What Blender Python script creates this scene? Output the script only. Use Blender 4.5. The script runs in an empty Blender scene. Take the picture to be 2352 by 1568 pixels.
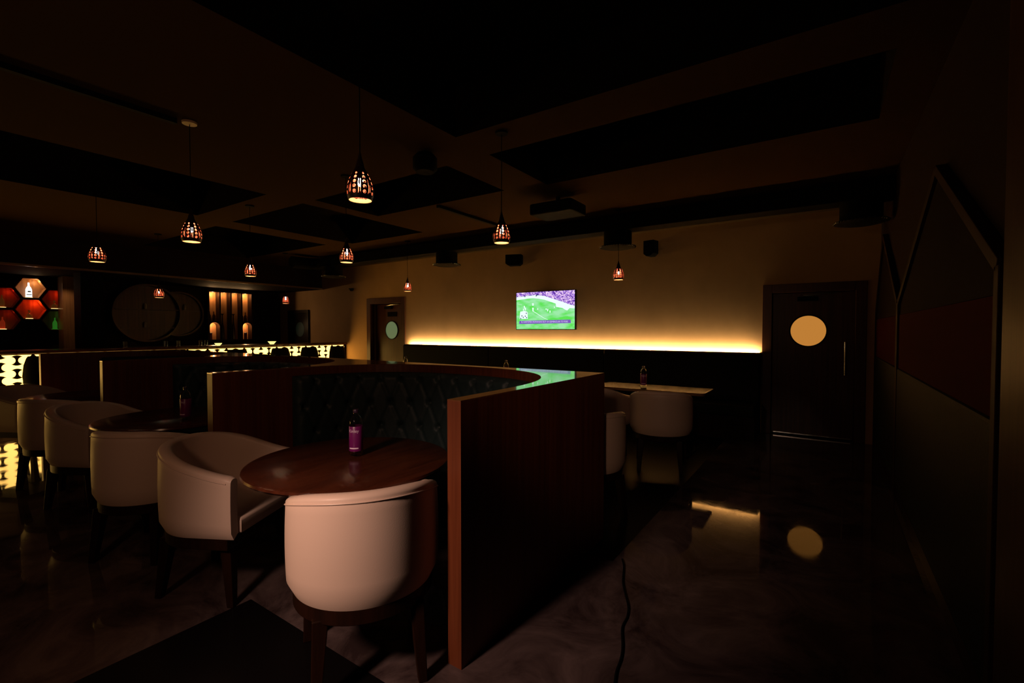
import bpy, bmesh, math, random
from mathutils import Vector, Matrix
random.seed(7)
PI = math.pi
sc = bpy.context.scene
C = sc.collection

# ------------------------------------------------------------------ helpers
def box(bm, x0, x1, y0, y1, z0, z1):
    v = [bm.verts.new(p) for p in ((x0,y0,z0),(x1,y0,z0),(x1,y1,z0),(x0,y1,z0),(x0,y0,z1),(x1,y0,z1),(x1,y1,z1),(x0,y1,z1))]
    for f in ((0,3,2,1),(4,5,6,7),(0,1,5,4),(1,2,6,5),(2,3,7,6),(3,0,4,7)):
        bm.faces.new([v[i] for i in f])
    return v

def prism(bm, pts, axis, a, b):
    """extrude a 2D outline along an axis between a and b"""
    def mk(p, t):
        if axis == 'x': return (t, p[0], p[1])
        if axis == 'y': return (p[0], t, p[1])
        return (p[0], p[1], t)
    A = [bm.verts.new(mk(p, a)) for p in pts]; B = [bm.verts.new(mk(p, b)) for p in pts]
    n = len(pts)
    bm.faces.new(A); bm.faces.new(B[::-1])
    for i in range(n):
        j = (i+1) % n
        bm.faces.new((A[j], A[i], B[i], B[j]))

def lathe(bm, prof, seg=24, c=(0,0), close=False):
    rings = []
    for r, z in prof:
        if r < 1e-5:
            rings.append([bm.verts.new((c[0], c[1], z))]*seg)
        else:
            rings.append([bm.verts.new((c[0]+r*math.cos(2*PI*i/seg), c[1]+r*math.sin(2*PI*i/seg), z)) for i in range(seg)])
    for k in range(len(rings)-1):
        a, b = rings[k], rings[k+1]
        for i in range(seg):
            j = (i+1) % seg
            vs = []
            for v in (a[i], a[j], b[j], b[i]):
                if v not in vs: vs.append(v)
            if len(vs) > 2: bm.faces.new(vs)

def tube(bm, pts, r, seg=8, caps=True, r1=None):
    pts = [Vector(p) for p in pts]; n = len(pts); rings = []
    up = Vector((0,0,1))
    for k, p in enumerate(pts):
        d = (pts[min(k+1,n-1)] - pts[max(k-1,0)]).normalized()
        s = d.cross(up)
        if s.length < 1e-3: s = d.cross(Vector((1,0,0)))
        s.normalize(); t = d.cross(s).normalized()
        rr = r if r1 is None else r + (r1-r)*k/(n-1)
        rings.append([bm.verts.new(p + rr*(math.cos(2*PI*i/seg)*s + math.sin(2*PI*i/seg)*t)) for i in range(seg)])
    for k in range(n-1):
        for i in range(seg):
            j = (i+1) % seg
            bm.faces.new((rings[k][i], rings[k][j], rings[k+1][j], rings[k+1][i]))
    if caps:
        bm.faces.new(rings[0][::-1]); bm.faces.new(rings[-1])

def new(): return bmesh.new()

def obj(name, bm, mat, parent=None, smooth=False, bev=0.0, loc=None, angle=40):
    bmesh.ops.recalc_face_normals(bm, faces=bm.faces)
    me = bpy.data.meshes.new(name); bm.to_mesh(me); bm.free()
    for m in (mat if isinstance(mat, (list, tuple)) else [mat]): me.materials.append(m)
    o = bpy.data.objects.new(name, me); C.objects.link(o)
    if loc is not None:
        me.transform(Matrix.Translation(-Vector(loc))); o.location = loc
    if parent: o.parent = parent
    if bev > 0:
        b = o.modifiers.new('Bevel', 'BEVEL'); b.width = bev; b.segments = 2; b.limit_method = 'ANGLE'
    if smooth:
        for p in me.polygons: p.use_smooth = True
        try: me.set_sharp_from_angle(angle=math.radians(angle))
        except Exception: pass
    return o

def thing(name, label, cat, loc=(0,0,0), rz=0.0, group=None):
    o = bpy.data.objects.new(name, None); C.objects.link(o)
    o.empty_display_size = 0.1; o.location = loc; o.rotation_euler = (0,0,rz)
    o['label'] = label; o['category'] = cat
    if group: o['group'] = group
    return o

def tag(o, label, cat, group=None):
    o['label'] = label; o['category'] = cat
    if group: o['group'] = group
    return o

def struct(o, label=None):
    o['kind'] = 'structure'
    if label: o['label'] = label; 
    o['category'] = o.name.split('_')[0]
    return o

def dup(root, loc, rz=0.0, label=None, group=None, scale=None):
    r = root.copy(); C.objects.link(r); r.location = loc; r.rotation_euler = (0,0,rz)
    if label: r['label'] = label
    if group: r['group'] = group
    if scale: r.scale = scale
    def rec(src, dst):
        for ch in list(src.children):
            c = ch.copy(); C.objects.link(c); c.parent = dst
            rec(ch, c)
    rec(root, r)
    return r

# ------------------------------------------------------------------ materials
def mat(name, col, rough=0.5, spec=0.5, metal=0.0, coat=0.0, coat_rough=0.05, noise=None, bump=None, emit=None, estr=0.0,
        trans=0.0, ior=1.45, alpha=1.0):
    m = bpy.data.materials.new(name); m.use_nodes = True
    nt = m.node_tree; b = nt.nodes['Principled BSDF']
    b.inputs['Base Color'].default_value = (*col, 1); b.inputs['Roughness'].default_value = rough
    b.inputs['Specular IOR Level'].default_value = spec; b.inputs['Metallic'].default_value = metal
    b.inputs['Coat Weight'].default_value = coat; b.inputs['Coat Roughness'].default_value = coat_rough
    b.inputs['Transmission Weight'].default_value = trans; b.inputs['IOR'].default_value = ior
    if emit: b.inputs['Emission Color'].default_value = (*emit, 1); b.inputs['Emission Strength'].default_value = estr
    tc = None
    if noise or bump: tc = nt.nodes.new('ShaderNodeTexCoord')
    if noise:   # (scale vector, second colour, low, high, detail)
        sv, c2, lo, hi, det = noise
        mp = nt.nodes.new('ShaderNodeMapping'); mp.inputs['Scale'].default_value = sv
        nt.links.new(tc.outputs['Object'], mp.inputs['Vector'])
        n = nt.nodes.new('ShaderNodeTexNoise'); n.inputs['Scale'].default_value = 1.0; n.inputs['Detail'].default_value = det
        n.inputs['Roughness'].default_value = 0.6
        nt.links.new(mp.outputs[0], n.inputs['Vector'])
        r = nt.nodes.new('ShaderNodeValToRGB')
        r.color_ramp.elements[0].position = lo; r.color_ramp.elements[0].color = (*col, 1)
        r.color_ramp.elements[1].position = hi; r.color_ramp.elements[1].color = (*c2, 1)
        nt.links.new(n.outputs['Fac'], r.inputs['Fac']); nt.links.new(r.outputs[0], b.inputs['Base Color'])
    if bump:    # (scale, strength)
        n = nt.nodes.new('ShaderNodeTexNoise'); n.inputs['Scale'].default_value = bump[0]; n.inputs['Detail'].default_value = 3
        nt.links.new(tc.outputs['Object'], n.inputs['Vector'])
        bp = nt.nodes.new('ShaderNodeBump'); bp.inputs['Strength'].default_value = bump[1]; bp.inputs['Distance'].default_value = 0.01
        nt.links.new(n.outputs['Fac'], bp.inputs['Height']); nt.links.new(bp.outputs[0], b.inputs['Normal'])
    return m

def wood(name, c1, c2, rough=0.35, scale=(40,40,1.2), coat=0.0, cr=0.1, spec=0.4):
    return mat(name, c1, rough, spec, coat=coat, coat_rough=cr, noise=(scale, c2, 0.35, 0.68, 4))

def emis(name, col, s):
    m = bpy.data.materials.new(name); m.use_nodes = True; nt = m.node_tree
    for n in list(nt.nodes): nt.nodes.remove(n)
    o = nt.nodes.new('ShaderNodeOutputMaterial'); e = nt.nodes.new('ShaderNodeEmission')
    e.inputs['Color'].default_value = (*col, 1); e.inputs['Strength'].default_value = s
    nt.links.new(e.outputs[0], o.inputs[0]); return m

WOOD   = wood('partition_wood', (.16,.040,.014), (.095,.022,.008), .38, (38,38,.9))
WOODT  = wood('partition_top_wood', (.22,.085,.035), (.13,.045,.018), .10, (3,42,3), coat=.6, cr=.03, spec=.5)
WOODD  = wood('dark_wood', (.018,.006,.003), (.010,.004,.002), .4, (30,30,2), spec=.15)
TABLE  = wood('table_wood', (.070,.018,.008), (.038,.010,.005), .2, (26,3,26), spec=.35)
DOORW  = wood('door_wood', (.085,.026,.010), (.045,.014,.006), .35, (34,34,1))
SHELFW = wood('shelf_wood', (.42,.19,.07), (.26,.10,.035), .45, (30,30,2))
VINYL  = mat('cream_vinyl', (.60,.44,.36), .45, .4, bump=(220,.03))
VINYLS = mat('cream_seat_vinyl', (.56,.41,.33), .45, .4, bump=(220,.03))
TEAL   = mat('dark_teal_leather', (.020,.036,.038), .5, .4, bump=(60,.1))
BLACKL = mat('black_leather', (.010,.011,.008), .65, .12, bump=(60,.1))
BLACK  = mat('black_metal', (.005,.005,.005), .75, .05)
BLACKG = mat('black_gloss', (.008,.008,.008), .15, .5)
CHROME = mat('brushed_steel', (.6,.58,.55), .25, .5, 1.0)
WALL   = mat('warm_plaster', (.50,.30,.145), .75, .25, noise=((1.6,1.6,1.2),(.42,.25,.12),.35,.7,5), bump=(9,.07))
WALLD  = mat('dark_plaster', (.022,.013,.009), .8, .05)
CEIL   = mat('ceiling_paint', (.050,.027,.009), .9, .02)
COFF   = mat('coffer_shade', (.008,.006,.004), .9, .03)  # shade inside the coffers put into a near-black colour
REDF   = mat('oxblood_fabric', (.045,.004,.004), .85, .04)
GOLD   = emis
WHITE  = mat('white_plastic', (.75,.72,.68), .4)

# floor: glossy marble with inlaid black areas
def floor_mat():
    m = mat('polished_marble', (.1,.08,.08), .12, .40)
    nt = m.node_tree; b = nt.nodes['Principled BSDF']
    tc = nt.nodes.new('ShaderNodeTexCoord')
    n = nt.nodes.new('ShaderNodeTexNoise'); n.inputs['Scale'].default_value = 2.2; n.inputs['Detail'].default_value = 8; n.inputs['Roughness'].default_value = .65
    n.inputs['Distortion'].default_value = 1.2
    nt.links.new(tc.outputs['Object'], n.inputs['Vector'])
    r = nt.nodes.new('ShaderNodeValToRGB')
    e = r.color_ramp.elements; e[0].position = .35; e[0].color = (.028,.017,.017,1); e[1].position = .66; e[1].color = (.125,.085,.082,1)
    nt.links.new(n.outputs['Fac'], r.inputs[0]); nt.links.new(r.outputs[0], b.inputs['Base Color'])
    n2 = nt.nodes.new('ShaderNodeTexNoise'); n2.inputs['Scale'].default_value = 9; n2.inputs['Detail'].default_value = 4
    nt.links.new(tc.outputs['Object'], n2.inputs['Vector'])
    mr = nt.nodes.new('ShaderNodeMapRange'); mr.inputs['From Min'].default_value = .3; mr.inputs['From Max'].default_value = .7
    mr.inputs['To Min'].default_value = .02; mr.inputs['To Max'].default_value = .07
    nt.links.new(n2.outputs['Fac'], mr.inputs[0]); nt.links.new(mr.outputs[0], b.inputs['Roughness'])
    return m
FLOOR = floor_mat()
FLOORD = mat('black_floor_stone', (.004,.003,.003), .3, .12)

# ------------------------------------------------------------------ room shell
XL, XR, YB, YF, H = -13.0, 0.55, 7.4, -4.0, 3.0
bm = new()
nx = (XL-.3, -10.0, -2.55, -1.09, XR+.3); ny = (YF-.3, 1.27, 2.75, YB+.3)
def floor_dark(cx, cy):
    if cy < 1.27 and cx > -2.55: return True
    if cy > 2.75 and -10.0 < cx < -1.09: return True
    return False
for i in range(4):
    for j in range(3):
        vs = box(bm, nx[i], nx[i+1], ny[j], ny[j+1], -.1, 0)
        if floor_dark((nx[i]+nx[i+1])/2, (ny[j]+ny[j+1])/2):
            for f in vs[0].link_faces[:] + vs[6].link_faces[:]: f.material_index = 1
struct(obj('floor', bm, [FLOOR, FLOORD]))

# ceiling with dark coffers
coffers = [(-7.1,-5.35,-.5,2.9), (-2.5,.30,-1.6,2.9), (-7.1,-5.35,3.35,5.4), (-5.1,-3.0,3.35,4.3), (-2.5,.30,3.35,4.38), (-10.4,-7.6,3.35,5.2)]
xs = sorted({XL-.3, XR+.3} | {c[0] for c in coffers} | {c[1] for c in coffers}); ys = sorted({YF-.3, YB+.3} | {c[2] for c in coffers} | {c[3] for c in coffers})
bm = new()
box(bm, XL-.3, XR+.3, YF-.3, YB+.3, 3.4, 3.5)
for f in bm.faces: f.material_index = 1
for i in range(len(xs)-1):
    for j in range(len(ys)-1):
        cx, cy = (xs[i]+xs[i+1])/2, (ys[j]+ys[j+1])/2
        if any(c[0] < cx < c[1] and c[2] < cy < c[3] for c in coffers): continue
        vs = box(bm, xs[i], xs[i+1], ys[j], ys[j+1], H, 3.4)
        for f in {f for v in vs for f in v.link_faces}:
            if abs(f.calc_center_median().z - H) > .01: f.material_index = 1
struct(obj('ceiling', bm, [CEIL, COFF]))

def wall_open(x0, x1, z1, opens):
    """wall in the plane Y = YB with rectangular openings from the floor"""
    bm = new(); x = x0
    for a, b, t in opens:
        box(bm, x, a, YB, YB+.25, 0, z1); box(bm, a, b, YB, YB+.25, t, z1); x = b
    box(bm, x, x1, YB, YB+.25, 0, z1)
    return bm
D1 = (-9.09,-7.98,2.09); D2 = (-.66,.335,1.985)
struct(obj('wall_back', wall_open(XL, XR, H, [D1, D2]), WALL))
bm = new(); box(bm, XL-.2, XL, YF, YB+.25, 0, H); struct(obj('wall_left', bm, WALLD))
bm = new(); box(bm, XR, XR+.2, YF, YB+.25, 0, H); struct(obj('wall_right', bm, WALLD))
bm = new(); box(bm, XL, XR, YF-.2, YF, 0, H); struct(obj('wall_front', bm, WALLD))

# ------------------------------------------------------------------ doors
AMBERG = mat('frosted_amber_glass', (.35,.18,.05), .4, emit=(1.0,.40,.07), estr=.50)
GREENGLOW = mat('frosted_glass_green_glow', (.20,.28,.20), .45, emit=(.30,.52,.26), estr=.22)  # green emission painted in for light seen in the pane
DIMG   = mat('dim_green_glass', (.03,.05,.04), .5, .3, emit=(.2,.4,.3), estr=.006)
def circle_pts(cx, cz, r, n=40): return [(cx+r*math.cos(2*PI*i/n), cz+r*math.sin(2*PI*i/n)) for i in range(n)]
def door(name, label, x0, x1, top, recess, glass, gz, fw, handle_right=True, gx=None):
    """x0..x1, top = opening; frame fw around it"""
    root = thing(name, label, 'door', ((x0+x1)/2, YB+.12, 0)); root['kind'] = 'structure'
    cx = (x0+x1)/2; L = (cx, YB+.12, 0)
    bm = new()
    for a, b in ((x0-fw, x0+.03), (x1-.03, x1+fw)): box(bm, a, b, YB-.025, YB+.10, 0, top+fw)
    box(bm, x0+.03, x1-.03, YB-.025, YB+.10, top-.03, top+fw)
    f = obj('door_frame', bm, DOORW, None, bev=.004, loc=L); f.parent = root; f.location = (0,0,0)
    def put(o): o.parent = root; o.location = (0,0,0); return o
    yl = YB + recess
    bm = new(); box(bm, x0+.032, x1-.032, yl, yl+.045, .015, top-.035)
    leaf = put(obj('door_leaf', bm, DOORW, None, bev=.003, loc=L))
    gx = cx if gx is None else gx
    def sub(o): o.parent = leaf; o.location = (0,0,0); return o
    bm = new(); prism(bm, circle_pts(gx, gz, .205), 'y', yl-.006, yl+.002)
    sub(obj('porthole_glass', bm, glass, None, loc=L))
    bm = new(); n = 40
    ring = []
    for r, y in ((.203,yl-.004),(.203,yl-.014),(.222,yl-.014),(.222,yl-.004)):
        ring.append([bm.verts.new((gx+r*math.cos(2*PI*i/n), y, gz+r*math.sin(2*PI*i/n))) for i in range(n)])
    for k in range(4):
        a, b = ring[k], ring[(k+1)%4]
        for i in range(n): bm.faces.new((a[i], a[(i+1)%n], b[(i+1)%n], b[i]))
    sub(obj('porthole_ring', bm, WOODD, None, loc=L, smooth=True))
    hx = x1-.13 if handle_right else x0+.13
    bm = new(); tube(bm, [(hx, yl-.05, .86), (hx, yl-.05, 1.29)], .012, 10)
    for z in (.92, 1.23): tube(bm, [(hx, yl, z), (hx, yl-.05, z)], .008, 8)
    sub(obj('door_handle', bm, CHROME, None, loc=L, smooth=True))
    bm = new(); box(bm, cx-.17, cx+.06, yl-.055, yl, top-.15, top-.09)
    dc = sub(obj('door_closer', bm, BLACK, None, bev=.004, loc=L))
    bm = new(); tube(bm, [(cx-.1, yl-.045, top-.075), (cx+.12, yl-.09, top-.06), (cx+.33, yl-.03, top-.045)], .009, 6)
    a = obj('closer_arm', bm, CHROME, None, loc=L, smooth=True); a.parent = root; a.location = (0,0,0)
    bm = new(); box(bm, x0+.06, x1-.06, yl-.008, yl, .02, .035)
    sub(obj('threshold_glint', bm, CHROME, None, loc=L))  # steel strip added for the glint along the door bottom
    # space behind the leaf is closed
    bm = new(); box(bm, x0-.02, x1+.02, YB+.22, YB+.25, 0, top+.02)
    put(obj('back_board', bm, BLACK, None, loc=L))
    return root
d1 = door('door_1', 'wooden door with pale green porthole, left of the long dark bench', *D1, .15, GREENGLOW, 1.44, .10, gx=-8.50)
bm = new(); prism(bm, [(-8.64,1.76),(-8.32,1.76),(-8.32,1.87),(-8.64,1.87)], 'y', YB+.142, YB+.151)
o = obj('name_plate', bm, BLACKG, None, loc=tuple(d1.location)); o.parent = d1; o.location = (0,0,0)
d2 = door('door_2', 'dark wooden door with glowing amber porthole, at the right end of the room', *D2, .05, AMBERG, 1.435, .085, gx=-.205)
root = thing('door_3', 'almost black door with faint porthole behind the far end of the bar', 'door', (-12.05, YB-.02, 0)); root['kind'] = 'structure'
L = tuple(root.location)
bm = new(); box(bm, -12.55, -12.46, YB-.04, YB, 0, 1.99); box(bm, -11.66, -11.57, YB-.04, YB, 0, 1.99); box(bm, -12.46, -11.66, YB-.04, YB, 1.9, 1.99)
o = obj('door_frame', bm, WOODD, None, loc=L); o.parent = root; o.location = (0,0,0)
bm = new(); box(bm, -12.46, -11.66, YB-.02, YB, 0, 1.9)
o = obj('door_leaf', bm, WOODD, None, loc=L); o.parent = root; o.location = (0,0,0)
bm = new(); prism(bm, circle_pts(-11.98, 1.46, .2), 'y', YB-.026, YB-.019)
o = obj('porthole_glass', bm, DIMG, None, loc=L); o.parent = root; o.location = (0,0,0)

# ------------------------------------------------------------------ pillar and gabled wall panels on the right wall
bm = new(); box(bm, .50, XR-.001, 1.35, 2.27, 0, H)
struct(obj('trim_1', bm, wood('pillar_wood', (.05,.022,.009), (.03,.013,.005), .45, spec=.12)))
TRIMW = wood('gable_trim_wood', (.032,.013,.006), (.02,.008,.004), .6, spec=.1)
def gable(y0, y1, zap, ye, lab, mid=REDF):
    r = thing('gable_panel', lab, 'wall panel', (XR, (y0+y1)/2, 0), group='gabled wall panels on the right wall')
    cy = (y0+y1)/2; L = tuple(r.location)
    def put(nm, bm, m, **k):
        o = obj(nm, bm, m, None, loc=L, **k); o.parent = r; o.location = (0,0,0); return o
    bm = new(); prism(bm, [(y0,1.58),(y1,1.58),(y1,1.68),(ye,zap),(y0,1.68)], 'x', XR-.03, XR-.001); put('gable_board', bm, mat('gable_brown', (.010,.005,.003), .8, .05))
    bm = new(); box(bm, XR-.035, XR-.001, y0, y1, 1.12, 1.578); put('fabric_panel', bm, mid, bev=.004)
    bm = new(); box(bm, XR-.045, XR-.001, y0, y1, .10, 1.118); put('padded_panel', bm, BLACKL, bev=.015)
    bm = new(); box(bm, XR-.04, XR-.001, y0, y1, 0, .098); put('plinth', bm, WOODD)
    w = .028
    for a, b in (((y0,0),(y0,1.68)), ((y1,0),(y1,1.68)), ((y0,1.68),(ye,zap)), ((y1,1.68),(ye,zap))):
        bm = new()
        d = Vector((b[0]-a[0], b[1]-a[1])); n = Vector((-d.y, d.x)).normalized()*w
        prism(bm, [(a[0]-n.x,a[1]-n.y),(b[0]-n.x,b[1]-n.y),(b[0]+n.x,b[1]+n.y),(a[0]+n.x,a[1]+n.y)], 'x', XR-.05, XR-.001)
        put('trim_strip', bm, TRIMW, bev=.003)
gable(2.36, 5.18, 2.36, 3.58, 'large gabled wood panel with dark red band beside the pillar')
gable(5.23, 7.36, 2.48, 6.60, 'narrow looking gabled wall panel next to the dark door')

# ------------------------------------------------------------------ booths: partitions and curved sofas
PZ = 1.152; PY0, PY1 = 1.50, 3.03; PT = .075
PX = [-1.27, -3.49, -5.71, -7.93]          # right faces of the partitions
def booth_curve(xl, xr, n=40, inset=0.0):
    """inner line of a booth bay from right partition round to the left one"""
    cx = (xl+xr)/2; a = (xr-xl)/2 - inset; y0 = 1.88; b = 2.945 - y0 - inset
    pts = []
    for i in range(n+1):
        t = PI*i/n; c, s = math.cos(t), math.sin(t)
        pts.append((cx + a*math.copysign(abs(c)**.8, c), y0 + b*abs(s)**.8))
    return pts
def partition(idx, xr, label, left_bay):
    """comb shaped partition: a straight fin, and the bay back to its left"""
    r = thing('booth_partition', label, 'partition', (xr-PT/2, PY0, 0), group='wooden booth partitions')
    L = tuple(r.location)
    def put(nm, bm, m, **k):
        o = obj(nm, bm, m, None, loc=L, **k); o.parent = r; o.location = (0,0,0); return o
    def outline():
        if not left_bay: return [(xr-PT,PY0),(xr,PY0),(xr,PY1),(xr-PT,PY1)]
        xl = xr - 2.22
        cur = booth_curve(xl, xr-PT)
        return [(xr-PT,PY0),(xr,PY0),(xr,PY1),(xl,PY1),(xl,cur[-1][1])] + cur[::-1][1:-1] + [(xr-PT,cur[0][1])]
    pts = outline()
    bm = new(); prism(bm, pts, 'z', 0, PZ-.006); put('panel', bm, WOOD)
    bm = new(); prism(bm, pts, 'z', PZ-.006, PZ); put('top_board', bm, WOODT)
labs = ['wooden booth partition beside the nearest cream chair, its top edge mirroring the television',
        'wooden booth partition with upright end behind the second bottle table',
        'wooden booth partition whose thin end glows amber, third from the near corner',
        'farthest wooden booth partition next to the lit bar front']
for i, x in enumerate(PX): partition(i, x, labs[i], i < 3)

def booth_sofa(xr, label):
    xl = xr - 2.22
    cx = (xl + xr-PT)/2
    r = thing('booth_sofa', label, 'sofa', (cx, 2.3, 0), group='curved tufted sofas in the booths')
    L = tuple(r.location)
    def put(nm, bm, m, **k):
        o = obj(nm, bm, m, None, loc=L, **k); o.parent = r; o.location = (0,0,0); return o
    # path: straight side pads from y=2.08 then the curve
    raw = booth_curve(xl, xr-PT, 160, .004)
    raw = [p for p in raw if p[1] > 2.06]
    pts = [Vector((p[0], p[1], 0)) for p in raw]
    # resample
    ln = [0]
    for a, b in zip(pts, pts[1:]): ln.append(ln[-1] + (b-a).length)
    N = 190; T = ln[-1]; P = []; j = 0
    for k in range(N+1):
        s = T*k/N
        while j < len(ln)-2 and ln[j+1] < s: j += 1
        f = (s-ln[j])/(ln[j+1]-ln[j]); P.append(pts[j].lerp(pts[j+1], f))
    nor = []
    for k in range(N+1):
        d = (P[min(k+1,N)]-P[max(k-1,0)]).normalized(); nor.append(Vector((-d.y, d.x, 0)))   # towards inside
    if (Vector((cx,2.0,0))-P[N//2]).dot(nor[N//2]) < 0: nor = [-n for n in nor]
    z0, z1 = .44, 1.085; M = 52; cw, chh = .19, .20
    def depth(s, z):
        d = .085
        # deep diamond tufting
        u = s/cw; v = (z-z0)/chh
        best = 9
        for jj in range(int(v)-1, int(v)+3):
            off = .5 if jj % 2 else 0
            uu = u-off; c = round(uu)
            dd = math.hypot((uu-c)*cw, (v-jj)*chh)
            best = min(best, dd)
        btn = math.exp(-(best/.022)**2)*.034
        # fold lines between buttons
        p = (u+v/1.0)/1.0; q = (u-v/1.0)/1.0
        fa = abs(((u+v/2)%1)-.5); fb = abs(((u-v/2)%1)-.5)
        fold = (math.exp(-((.5-fa)/.07)**2)+math.exp(-((.5-fb)/.07)**2))*.010
        edge = .05*(1-min(1, (z1-z)/.05))**2 + .05*(1-min(1, min(s, T-s)/.05))**2
        return max(.01, d - btn - fold - edge)
    bm = new(); G = []
    for k in range(N+1):
        col = []
        for m in range(M+1):
            z = z0 + (z1-z0)*m/M; s = T*k/N
            p = P[k] + nor[k]*depth(s, z); col.append(bm.verts.new((p.x, p.y, z)))
        pb = P[k]; col.append(bm.verts.new((pb.x, pb.y, z1))); G.append(col)
    for k in range(N):
        for m in range(M+1): bm.faces.new((G[k][m], G[k+1][m], G[k+1][m+1], G[k][m+1]))
    for e in (0, N):
        c = bm.verts.new((P[e].x, P[e].y, z0)); bm.faces.new([c]+G[e])
    put('tufted_backrest', bm, TEAL, smooth=True, angle=70)
    def band(i0, i1, za, zb, nm, m, bev=0):
        bm = new()
        A = [P[k]+nor[k]*i0 for k in range(0, N+1, 5)]; B = [P[k]+nor[k]*i1 for k in range(0, N+1, 5)]
        prism(bm, [(p.x,p.y) for p in A]+[(p.x,p.y) for p in B[::-1]], 'z', za, zb)
        return put(nm, bm, m, bev=bev)
    band(.012, .46, .30, .44, 'seat_cushion', TEAL, .015)
    band(.012, .42, 0, .298, 'base', WOODD)
for x, lb in zip(PX[:3], ('dark teal tufted booth sofa behind the nearest round table',
                          'dark tufted booth sofa in the middle booth',
                          'dark tufted booth sofa in the far booth by the bar')): booth_sofa(x, lb)

# ------------------------------------------------------------------ round tables
def round_table(x, y, label):
    r = thing('round_table', label, 'table', (x,y,0), group='round booth tables')
    bm = new(); lathe(bm, [(0,.718),(.49,.718),(.515,.724),(.525,.735),(.522,.746),(.510,.75),(0,.75)], 72)
    obj('tabletop', bm, TABLE, r, smooth=True, angle=50)
    bm = new(); lathe(bm, [(0,.70),(.14,.70),(.14,.717),(0,.717)], 24); obj('mounting_plate', bm, BLACK, r, smooth=True)
    bm = new(); lathe(bm, [(0,.03),(.045,.03),(.045,.70),(0,.70)], 20); obj('pedestal', bm, BLACK, r, smooth=True)
    bm = new(); lathe(bm, [(0,0),(.24,0),(.24,.012),(.05,.032),(0,.032)], 32); obj('foot_plate', bm, BLACK, r, smooth=True)
    return r
TB = [(-2.13,1.60), (-4.36,1.60), (-6.59,1.60)]
for (x,y), lb in zip(TB, ('dark round table with bottle, behind the nearest cream chair', 'dark round table in the middle booth, partly behind cream chairs',
                          'dark round table in the far left booth')): round_table(x, y, lb)

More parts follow.
